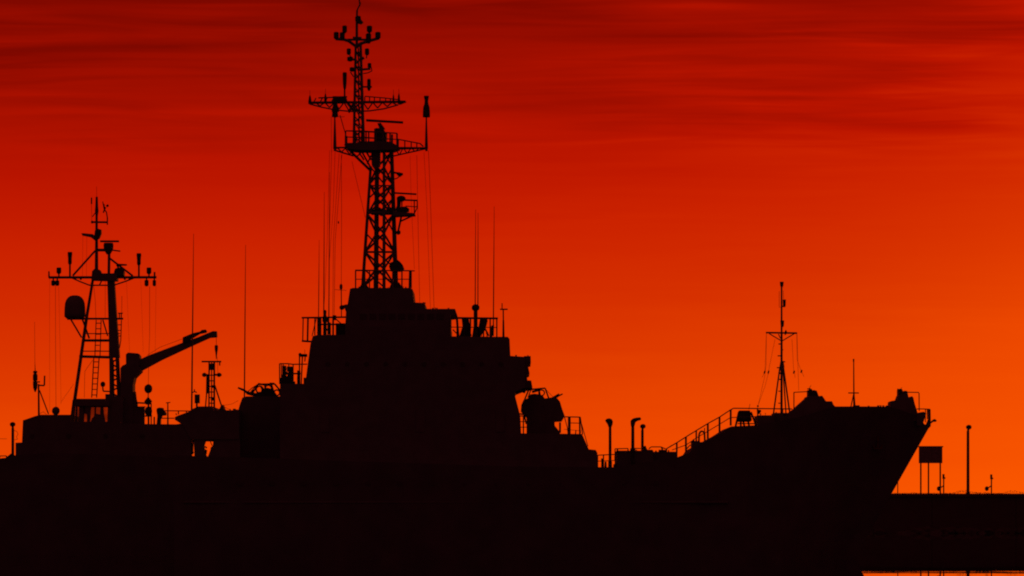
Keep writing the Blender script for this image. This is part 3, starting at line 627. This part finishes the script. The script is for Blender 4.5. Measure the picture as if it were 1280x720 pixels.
q.build('top_pole', GREY, um)
q = B(); q.prism([(443.8, 21), (447, 19.4), (450.6, 20), (451.4, 24.6), (454, 27.4), (451.6, 29.6), (447, 28.6), (444, 26)], -.35, .35); q.build('masthead_lamp', DARK, um)
q = B(); q.path([(419.6, 48.6), (430, 49.4), (436, 51.4), (443.6, 57)], 3.6); q.path([(474, 47.6), (464, 50.4), (458, 52.4), (450, 54.6)], 3.6); q.t((434, 49.6), (462, 49.6), 2.4); q.t((441, 47.4), (452, 47.8), 3); q.t((443.6, 60), (452, 54), 4)
q.build('light_yard', GREY, um)
def bulb(x, y, rx, ry, d=0):
    rx *= 1.08; ry *= 1.08
    B().lathe(x, [(y - ry, rx * .55), (y - ry * .8, rx), (y + ry * .6, rx), (y + ry, rx * .5)], d).build('signal_light', DARK, um)
for a in ((420.3, 44.6, 3, 4.4), (430.8, 36.6, 2.8, 4.4), (427.8, 45, 3, 4.4), (461.8, 36.4, 3.2, 4), (460.6, 48, 3.2, 6), (472.4, 44.4, 3.2, 4.2), (436, 64.6, 2.5, 3.8), (458.8, 64.8, 2.6, 4), (437.6, 73.8, 3.4, 2.8), (461.8, 82, 2.2, 3), (440, 86.8, 2.8, 2.6), (461.2, 106, 2.2, 7)): bulb(*a)
q = B(); q.t((430.6, 40), (428.8, 48), 2); q.t((461.8, 40), (461.6, 50), 2); q.t((434, 74.6), (443, 74.4), 2.4); q.t((437, 87), (443, 88), 3); q.t((452, 87), (463, 86), 2.4); q.path([(454, 92), (460, 91), (465, 88.6), (463, 80)], 1); q.t((452, 108.6), (465, 108.6), 1.7); q.t((436.4, 68), (442, 75), .8); q.t((458.6, 68), (458, 73), 1); q.t((452, 74), (455, 72), 3)
q.t((438, 90), (442, 96), 1); q.build('light_bracket', GREY, um)
q = B(); q.lathe(430.9, [(90.4, 2.2), (92, 2.8), (104, 2.4), (110, 1.8), (112, 1)]); q.t((430.8, 111), (430.8, 126), 1.7); q.build('pole_antenna', DARK, um)
# long lattice yard at 128
q = B(); q.t((385.4, 128.4), (507, 127.2), 2.8); q.path([(387, 130), (402, 134), (420, 137.6), (440, 139.4), (462, 138.6), (480, 136), (498, 131)], 1.5); q.t((398, 122.4, -.2), (434, 121, -.2), 1.3); q.path([(456, 120.4), (480, 122.4), (497, 124.4)], 1.1)
zx = [388, 394, 400, 406, 412, 418, 424, 430, 436, 442, 448, 454, 460, 466, 472, 478, 484, 490, 496]
def yb2(x): return 130 + 9.4 * max(0, 1 - abs(x - 444) / 60)
for k, (a, b) in enumerate(zip(zx, zx[1:])):
    q.t((a, 128 if k % 2 else yb2(a)), (b, yb2(b) if k % 2 else 128), 1.4, n=6)
for xx in (392, 400, 406, 414, 423): q.t((xx, 128), (xx + 3, 122.5), 1)
for xx in (456, 462, 468, 475, 482, 488): q.t((xx, 128), (xx, 121 + (xx - 456) * .09), 1)
q.t((434, 128), (444, 141), 3); q.t((444, 128), (436, 141), 1.6)
q.build('yard', GREY, um)
for (x, y0, ww) in ((387.4, 119, 3.6), (406.8, 117, 3.2), (491.8, 118, 2.6), (498.6, 117, 3)):
    q = B(); q.lathe(x, [(y0, ww * .15), (y0 + 3, ww * .4), (128, ww * .62)]); q.t((x, y0 + 2), (x, y0 - 6), .6, .4); q.build('yard_antenna', DARK, um)
q = B(); q.prism([(497, 128.8), (499, 125), (504, 126), (508, 127), (499.6, 130.4)], -.3, .3); q.build('yard_end_lamp', DARK, um)
q = B(); q.prism([(415.8, 120.4), (432.6, 120), (434.4, 127), (430, 128), (416, 128)], -.25, .25); q.build('yard_box', DARK, um)
# side radar platform
sp = B(); sp.prism([(491, 262.6), (497, 264.6), (518.6, 266.4), (518.8, 268.6), (500, 269.4), (491, 270)], -1, 1); sp.t((517, 269), (500, 277), 1.6); sp.t((502, 269), (498, 288), 2); sp = sp.build('radar_platform', GREY, mm)
q = B(); q.t((493, 241.2), (520.6, 242.8), 2, n=6); q.ball(501.4, 248.4, 6, 4, 0); q.box(496, 250, 499, 265, -.3, .3); q.prism([(494, 262), (496, 257), (500, 258.6), (507, 258), (509, 259), (511.6, 261), (511, 264), (496, 266)], -.5, .5); q.t((499, 252), (498, 265), 4); q.build('navigation_radar', DARK, mm)
q = B(); q.t((505, 250, -1), (522, 250.6, -1), 1.6); q.path([(521.6, 251, -1), (521.4, 260, -1), (517.8, 267, -1)], 1.1); q.t((517.8, 251, -1), (518, 267, -1), 1); q.t((507, 257.6, -1), (521, 258.6, -1), .8); q.t((502.4, 251, -1), (502.4, 264, -1), 1); q.t((482, 260, 0), (492, 260), 1.4); q.build('radar_platform_railing', DARK, mm)
q = B(); q.t((492, 215.6), (503.6, 217.6), 2); q.prism([(494, 215), (500, 215.4), (503.8, 217.8), (500, 220.6), (497, 219)], -.3, .3); q.path([(500, 220), (496, 223), (492, 224)], 1); q.build('side_lamp', DARK, mm)
q = B(); q.prism([(491, 327), (496, 324), (500, 327), (503.4, 331), (505, 335.4), (500, 338.6), (488, 338), (486, 333), (488, 328)], -.8, .8); q.build('loudspeaker', DARK, mm); q = B(); q.ball(498, 290.6, 3, 3); q.build('mast_lamp', DARK, mm)
q = B(); q.ball(470.4, 335, 3, 4.6, 1.1); q.build('junction_box', DARK, mm)
q = B(); q.ball(474, 262, 3, 3, 0); q.ball(477, 268, 3, 2.4, 0); q.box(464, 262, 493, 268, -.4, .4); q.build('service_platform', DARK, mm)
for pts in ([(448, 361), (452, 354.6), (458, 355), (462, 361)], [(486, 361), (490, 352), (499, 353), (504, 361)]): q = B(); q.prism(pts, -1, 1); q.build('mast_foot', DARK, mm)
# halyards and wires
wires = [((414.6, 187, 0), (411.6, 300, -1), (410.6, 396, -3)), ((424, 192, 0), (416.8, 300, -1), (416, 396, -3)), ((427.6, 190, -.3), (423, 250, -1), (419, 300, -2), (417.6, 396, -3)), ((418.8, 190, -.3), (416.6, 260, -1.6), (411.4, 330, -2.2)),
         ((440, 202, 0), (449, 240, -.5), (456.6, 272, -.6)), ((426.6, 194, -.6), (427, 260, -2), (426.6, 355, -3)), ((521, 194, -.1), (523, 300, -1.5), (524.6, 378, -3)), ((535.6, 188), (538, 250, -1), (542.6, 386, -3)), ((530, 190), (533.6, 260, -1), (538, 386, -3)), ((512.6, 195), (514, 250, 0), (518, 336, -2)), ((414, 146, 0), (414.4, 190, 0)), ((412, 188, -.3), (409, 300, -2), (404.6, 395, -3))]
for i, ww in enumerate(wires):
    q = B(); q.path(ww, (.44, .5, .5, .42, .48, .5, .44, .5, .36, .32, .46, .36)[i])
    if i == 2: q.ball(423, 278, .9, 1.8, -1.5)
    q.build('halyard', WIRE, mm)

# ================================================================== SECOND SHIP (moored beyond)
Y2 = 375.0
S2 = thing('auxiliary_vessel', 'smaller naval vessel in black silhouette at the left with a crane and a yard mast', 'ship', (-65, Y2, 0))
def C(): return MB(Y2)
def hb2(px):
    return 5.4 if px > -20 else 5.4 * (1 - (abs(px + 20) / 130) ** 2) + .3
deck2 = [(-120, 566), (-60, 572), (-6, 573.5), (9, 572), (19, 569), (60, 566), (226, 572)]
q = C(); hull(q, deck2[::-1], lambda p: hb2(p), -120, -70, -95, hw=.95)
h2 = q.build('hull', HULL, S2)
q = C(); q.prism([(7, 573), (9, 570.6), (14, 566.6), (18, 570), (22, 574)], -4.6, -3.6); q.build('mooring_winch', DARK, S2)
q = C(); q.rail([(-60, 573, -4), (8, 571.4, -4)], 1.6, 8, .9, 1); q.build('stern_railing', DARK, S2)
q = C(); q.t((-40, 547.6, -1), (8.6, 548.6, -1), .5); q.build('awning_wire', WIRE, S2)
dh = C(); dh.prism([(19.4, 580), (19.4, 553.4), (27.4, 553), (28.6, 525.4), (43, 520.4), (50, 518.4), (88, 518.4), (88, 527), (150, 527), (150, 529.6), (227.6, 530.4), (228, 580)], -4.6, 4.6)
dh = dh.build('deckhouse', GREY, S2)
for k in range(4):
    x0 = 40 + k * 46; q = C(); q.t((x0, 545, -4.64), (x0, 545, -4.5), 5, n=12); q.build('porthole', GLASS, dh)
q = C(); q.ball(69.8, 513.6, 5.1, 5.4, -1); q.build('small_radome', DOMEM, dh, smooth=True)
# open shelter with posts (94-137)
sh = C(); sh.prism([(93, 498.4), (137, 498.4), (137, 507.4), (93, 507.4)], -2.6, 2.6); sh.box(131.6, 492.6, 141, 499, -1, 1); sh = sh.build('shelter_roof', GREY, dh)
for pts in ([(88, 520), (90.6, 500), (95, 498), (92.4, 528), (88, 528)], [(94.8, 507), (97, 507), (96.4, 528), (93.6, 528)], [(98.8, 507), (106, 507), (105.6, 514), (105, 528), (98.4, 528)], [(104, 507), (114, 507), (113.4, 516), (112.6, 527), (108.6, 528), (108.6, 518), (105, 517)],
            [(118.4, 507), (120, 507), (120, 517), (125, 518), (125.4, 507), (129, 507), (130, 518), (132, 528), (113, 528), (115, 523), (117.5, 520)], [(134.6, 507), (137.6, 507), (137.6, 528), (134, 528)]):
    q = C(); q.prism(pts, -2.4, -2.25); q.build('shelter_panel', GREY, dh)
q = C(); q.box(92, 507, 137, 528, -2.12, -2.09); q.build('shelter_window', PANE, dh)
q = C(); q.box(137, 495, 153, 530, -2.3, -.5); q.build('store_locker', GREY, dh)
q = C(); q.ball(128.6, 480.4, 3.2, 3.6, -1); q.path([(128.4, 484, -1), (129, 489, -1), (138, 489.4, -1)], 1.5); q.build('floodlight', DARK, dh)
# little left mast
lm2 = C(); lm2.t((48.6, 519), (48.2, 480), 2.1, 1.6); lm2.t((49.4, 488), (60.6, 517.4, -.6), 1.1); lm2.path([(48, 481.6), (55.4, 482), (55.8, 469.6)], 1.7); lm2.t((41, 477.4), (50, 477.4), 1.2); lm2.path([(50, 517), (54, 514.6), (58, 518)], .6)
lm2 = lm2.build('antenna_mast', DARK, S2)
q = C(); q.lathe(44, [(463.6, 2), (465, 3), (466.6, 1.8), (469, 3), (475, 3), (477, 1.4), (479, 3), (485, 2.6), (487, 1.8), (490, .8)]); q.build('antenna_insulator', DARK, lm2)
q = C(); q.t((44, 464), (43.6, 452), .9, .5, n=6); q.t((43.6, 452), (43.2, 402), .5, .35, n=6); q.build('whip_antenna', WIRE, lm2)
# main tripod mast
yb = 0
tm = C(); tm.t((89.6, 526, -.4), (108.6, 395, -.2), 4, 3.4, n=12); tm.t((108.6, 395, -.2), (116, 350, 0), 3.4, 2.8, n=12)
for ww, ya, (xa, xb) in ((2.8, 425.6, (104, 138)), (3, 445.6, (99, 138)), (2, 398.4, (84, 154)), (.8, 417, (105, 150)), (.8, 439, (100, 138))): tm.t((xa, ya, 0), (xb, ya + (0 if ww != 3 else 1), 0), ww)
tm.t((128.6, 400, 0), (134.6, 420, 0), 1.3); tm = tm.build('tripod_mast', GREY, S2)
q = C(); q.prism([(134, 350), (142.6, 350), (145.6, 398), (147.6, 425), (149, 447), (136, 447), (136, 420)], -.5, .5); q.build('mast_trunk', GREY, tm)
q = C(); q.t((139, 446, -.4), (139.4, 500, -.5), 4.6); q.t((146.6, 446, -.4), (149, 500, -.5), 4.4)
for k, yy in enumerate(range(448, 500, 6)): q.t((138 if k % 2 else 148, yy), (148 if k % 2 else 138, yy + 6), 1.6)
q.t((141.6, 450), (142.4, 498), 1.4); q.build('trunk_lattice', GREY, tm)
q = C(); q.t((119.8, 399, -.3), (115, 497, -.5), .01 + .7); 
q = C(); q.t((120.2, 400, -.4), (118.6, 446, -.5), .75); q.t((126.4, 400, -.4), (125, 446, -.5), .75); q.t((117.2, 448, -.5), (114.6, 497, -.6), 1); q.t((123.8, 448, -.5), (120.8, 497, -.6), 1)
for k in range(14):
    yy = 404 + k * 6.9; f = (yy - 400) / 97; q.t((120.2 - f * 5.4, yy, -.5), (126.4 - f * 5.4, yy, -.5), .8, n=6)
q.build('ladder', DARK, tm)
q = C(); q.lathe(93.6, [(369.2, 3), (370, 6), (372, 8.8), (375, 11), (379, 12.4), (385, 13), (392, 13.2), (395.6, 13.2), (398, 10.8), (399, 9)]); rd = q.build('radome', DOMEM, tm, smooth=True)
q = C(); q.t((88.4, 399), (102, 422), 1.6); q.t((103, 399), (111.6, 423), 1.8); q.t((84, 398.6), (108, 398.6), 2); q.build('radome_bracket', GREY, tm)
q = C(); q.prism([(115, 339), (118, 336), (124, 337), (126, 341.6), (140, 341.6), (146, 341), (146, 351), (114, 350)], -.8, .8); q.build('mast_platform', GREY, tm)
q = C(); q.t((61, 346.8), (195.6, 346.6), 2.7); q.path([(88, 346.6), (100, 352), (112, 356.6), (142, 356.6), (156, 352), (170, 346.6)], 1.5); q.t((61.3, 347), (61.1, 339), 1.8, 1.2); q.t((193.2, 347), (193.2, 340), 1.8)
for xx in (94, 101, 156, 162): q.ball(xx, 348.4, 1.5, 1.7)
q.t((128, 349), (124.5, 356), 1.2); q.build('yard', GREY, tm)
q = C(); q.t((120.6, 340), (120.7, 300), 4, 3.2); q.t((120.7, 300), (120.8, 262), 3, 2.4); q.t((120.8, 262), (121, 247), 2.6, 2.2); q.t((120.9, 247), (120.7, 233), .5, .4, n=6); q.lathe(120.9, [(246, 1.4), (258, 1.8), (264, 2.4), (270, 1.4)]); q.t((120.7, 264), (115.4, 271), 0.8); q.build('top_pole', GREY, tm)
q = C(); q.prism([(118.6, 288), (122, 285.6), (126.4, 287), (126.4, 292), (124.4, 297), (121.6, 299.4), (117.6, 296)], -.3, .3); q.build('masthead_lamp', DARK, tm)
q = C(); q.t((113.8, 277.6), (134.4, 277.8), 2); q.ball(115.2, 277.6, 1.6, 1.9); q.path([(134.2, 281), (134.2, 272), (133, 265), (130.6, 262), (130, 255)], 1.2); q.t((133, 258), (135.6, 256.4), 2.4); q.t((128.4, 252), (130.4, 263), .8); q.t((129, 266), (132, 259), 1.3); q.t((114.4, 247), (114.4, 255), 1.3); q.t((114.4, 255), (114.8, 277), .4); q.build('wind_gauge', DARK, tm)
q = C(); q.prism([(101.4, 291.8), (104, 291.4), (116, 292.6), (120, 296), (120, 302), (116.5, 299), (113, 296.4), (103, 294.4)], -.2, .2); q.build('gaff', GREY, tm)
q = C(); q.t((119, 313.4), (91, 344.6), 2); q.build('brace', GREY, tm); q = C(); q.t((136, 322), (166, 345), 2); q.build('brace', GREY, tm)
q = C(); q.t((136, 345), (136.4, 316), 3); q.t((122, 312.6), (132, 312.6), 3.2); q.build('radar_post', GREY, tm)
q = C(); q.lathe(135.6, [(303.6, 5.6), (306, 6.3), (311, 6), (314, 4.8), (318, 2.4)]); q.t((140, 312.6), (150.4, 314), 1.3); q.build('radar_housing', DARK, tm)
q = C(); q.box(125, 300.4, 148.4, 302.4, -.25, .25); q.build('radar_antenna', DARK, tm)
q = C(); q.prism([(142.4, 340), (143.6, 336), (148, 334), (153, 335), (155, 340), (154.6, 344), (142.6, 345)], -.6, .6); q.t((148, 334), (146, 331), 2); q.build('radar_housing', DARK, tm)
q = C(); q.prism([(143.6, 328.6), (146, 329.4), (158.4, 330.2), (158, 331.8), (148, 331.8)], -.25, .25); q.build('radar_antenna', DARK, tm)
for (x, y0, y1, r_) in ((87.4, 315, 331, 3), (173.6, 316.6, 332, 3)):
    q = C(); q.lathe(x, [(y0, r_ * .9), (y0 + 2, r_), (y0 + 8, r_ * .8), (y1 - 2, r_ * .8), (y1, r_ * .4)]); q.t((x, y1 - 1), (x, 346), 1.8); q.build('pole_antenna', DARK, tm)
for (x, y, a, b_) in ((73.6, 338.4, 3, 4), (186.2, 338.6, 3, 4.2), (66.6, 354, 2.6, 3.4), (71.6, 354, 2.6, 3.4), (183.2, 354, 2.6, 4), (192.9, 354, 2.2, 3.8)):
    q = C(); q.lathe(x, [(y - b_, a * .8), (y - b_ * .8, a), (y + b_ * .6, a), (y + b_, a * .5)]); q.t((x, y + (b_ - .6 if y < 346 else -b_ + .6)), (x, 346.6), 1.4); q.build('signal_light', DARK, tm)
q = C(); q.t((151.6, 398), (151.6, 391), 1); q.t((147.6, 391.6), (153.6, 391.6), 1); q.t((149.2, 391, 0), (149.2, 399, 0), .9); q.t((152.2, 391, 0), (152.4, 370), .5); q.path([(151.8, 400), (151, 425), (149.4, 435)], .9)
for yy in (406, 413, 420): q.t((147.6, yy), (151.8, yy), .7)
q.build('side_bracket', DARK, tm)
for ww, pts in ((.45, [(69.3, 357, 0), (69.4, 420, 0), (70, 509, -1)]), (.45, [(187, 358, 0), (187, 420, 0), (186, 446, 0), (185.4, 480, -1)]), (.28, [(103.6, 293), (103, 346)]), (.28, [(108.5, 294), (108, 346)]), (.24, [(62, 348), (62, 515, -1)]), (.24, [(73.4, 358), (76.4, 505, -1)]),
               (.5, [(117, 356), (119, 375), (120, 399)]), (.4, [(131.6, 350), (131.4, 399)]), (.4, [(112, 356), (116, 350)]), (.24, [(158, 350), (162, 440)]), (.22, [(176, 348), (179, 440)]), (.24, [(195, 357), (194, 440)]), (.5, [(116, 450, -.6), (106, 464, -.8), (105.4, 497, -.8)]), (.35, [(92, 480, -1), (76, 503, -1)])):
    q = C(); q.path(pts, ww); q.build('halyard', WIRE, tm)
# crane
cr_ = C(); cr_.prism([(151, 530), (150.4, 460), (153, 457), (160, 453.6), (172, 455), (176, 464), (168, 472), (166.2, 480), (166, 530)], -1.2, 1.2)
cr_ = cr_.build('deck_crane', GREY, S2)
q = C(); q.prism([(157.4, 456), (157.2, 443), (160, 440.6), (172, 441.6), (174.4, 444.6), (174.4, 457)], -1, 1); q.build('crane_cab', GREY, cr_)
q = C(); q.prism([(168, 455), (174, 449.6), (184.6, 444.6), (228, 428.4), (247, 421.6), (266, 413.8), (270.6, 414), (271, 421), (267.6, 421.6), (262, 422), (238, 432.8), (202, 449.6), (176, 463.6), (168, 466)], -.5, .5); q.build('crane_boom', GREY, cr_)
q = C(); q.prism([(228, 429), (228.4, 421.6), (241, 416.4), (250, 414.4), (252, 412.4), (257, 411.8), (258.8, 414), (257.6, 416), (250, 417.4), (244, 421), (232, 428)], -.8, -.5); q.build('boom_cylinder', DARK, cr_)
q = C(); q.path([(184, 444, 0), (200, 434, 0), (228, 423.6, 0)], .5); q.build('hoist_wire', WIRE, cr_)
q = C(); q.t((270.4, 420), (270.4, 432), .6); q.t((271.6, 446), (272.4, 466), .4); q.build('hook_cable', WIRE, cr_)
q = C(); q.lathe(270.4, [(431.4, 1.6), (433, 2.2), (437, 2), (441, 1.2), (446, .7), (449, .4)]); q.build('hook', DARK, cr_)
q = C(); q.prism([(165, 530), (165, 490), (169.6, 489.6), (170.6, 499), (172, 504), (172, 508.4), (180.6, 508.4), (180.6, 530)], -1, -.6); q.build('crane_base', GREY, cr_)
q = C(); q.t((170, 503.4, -1.3), (184, 504, -1.3), 1.5); q.t((168, 508.6, -1.3), (182, 508.6, -1.3), .9); q.build('crane_railing', DARK, cr_)
# signal shapes
q = C(); q.ball(185.4, 486, 5.2, 6, -1); q.build('signal_ball', DARK, S2, smooth=True)
q = C(); q.lathe(185.2, [(496, .3), (501.6, 5), (505.6, 3), (506, .5)], -1, 10); q.t((185.3, 491, -1), (185.2, 497, -1), .7); q.build('signal_cone', DARK, S2)
q = C(); q.ball(185.6, 514, 4.8, 6.4, -1); q.t((189, 504, -1), (189, 530, -1), 1); q.t((181, 520, -1), (190, 520, -1), 1.4); q.t((192.8, 521, -1), (192.8, 531, -1), 1.4); q.t((185.6, 505, -1), (185.6, 530, -1), 1.8); q.build('signal_lantern', DARK, S2)
q = C(); q.prism([(195.4, 513), (196, 510.4), (199, 509.4), (203.6, 509.8), (204.6, 513), (207.6, 516), (207.4, 519), (202.6, 519.6), (200.8, 524), (200.6, 531), (195.6, 531), (196.6, 520)], -1.4, -.6); q.build('ventilator', DARK, S2)
q = C(); q.path([(204, 513.4, -1), (240, 513.8, -1)], .9); q.t((209.8, 531, -1), (209.8, 503.4, -1), 1.6, 1); q.t((207.4, 503.6, -1), (213, 503, -1), .8); q.t((200, 522.8, -1), (218, 522.8, -1), .8); q.t((223, 513.6, -1), (223, 518, -1), 1); q.t((233, 513.6, -1), (233, 517, -1), 1); q.build('deck_railing', DARK, S2)
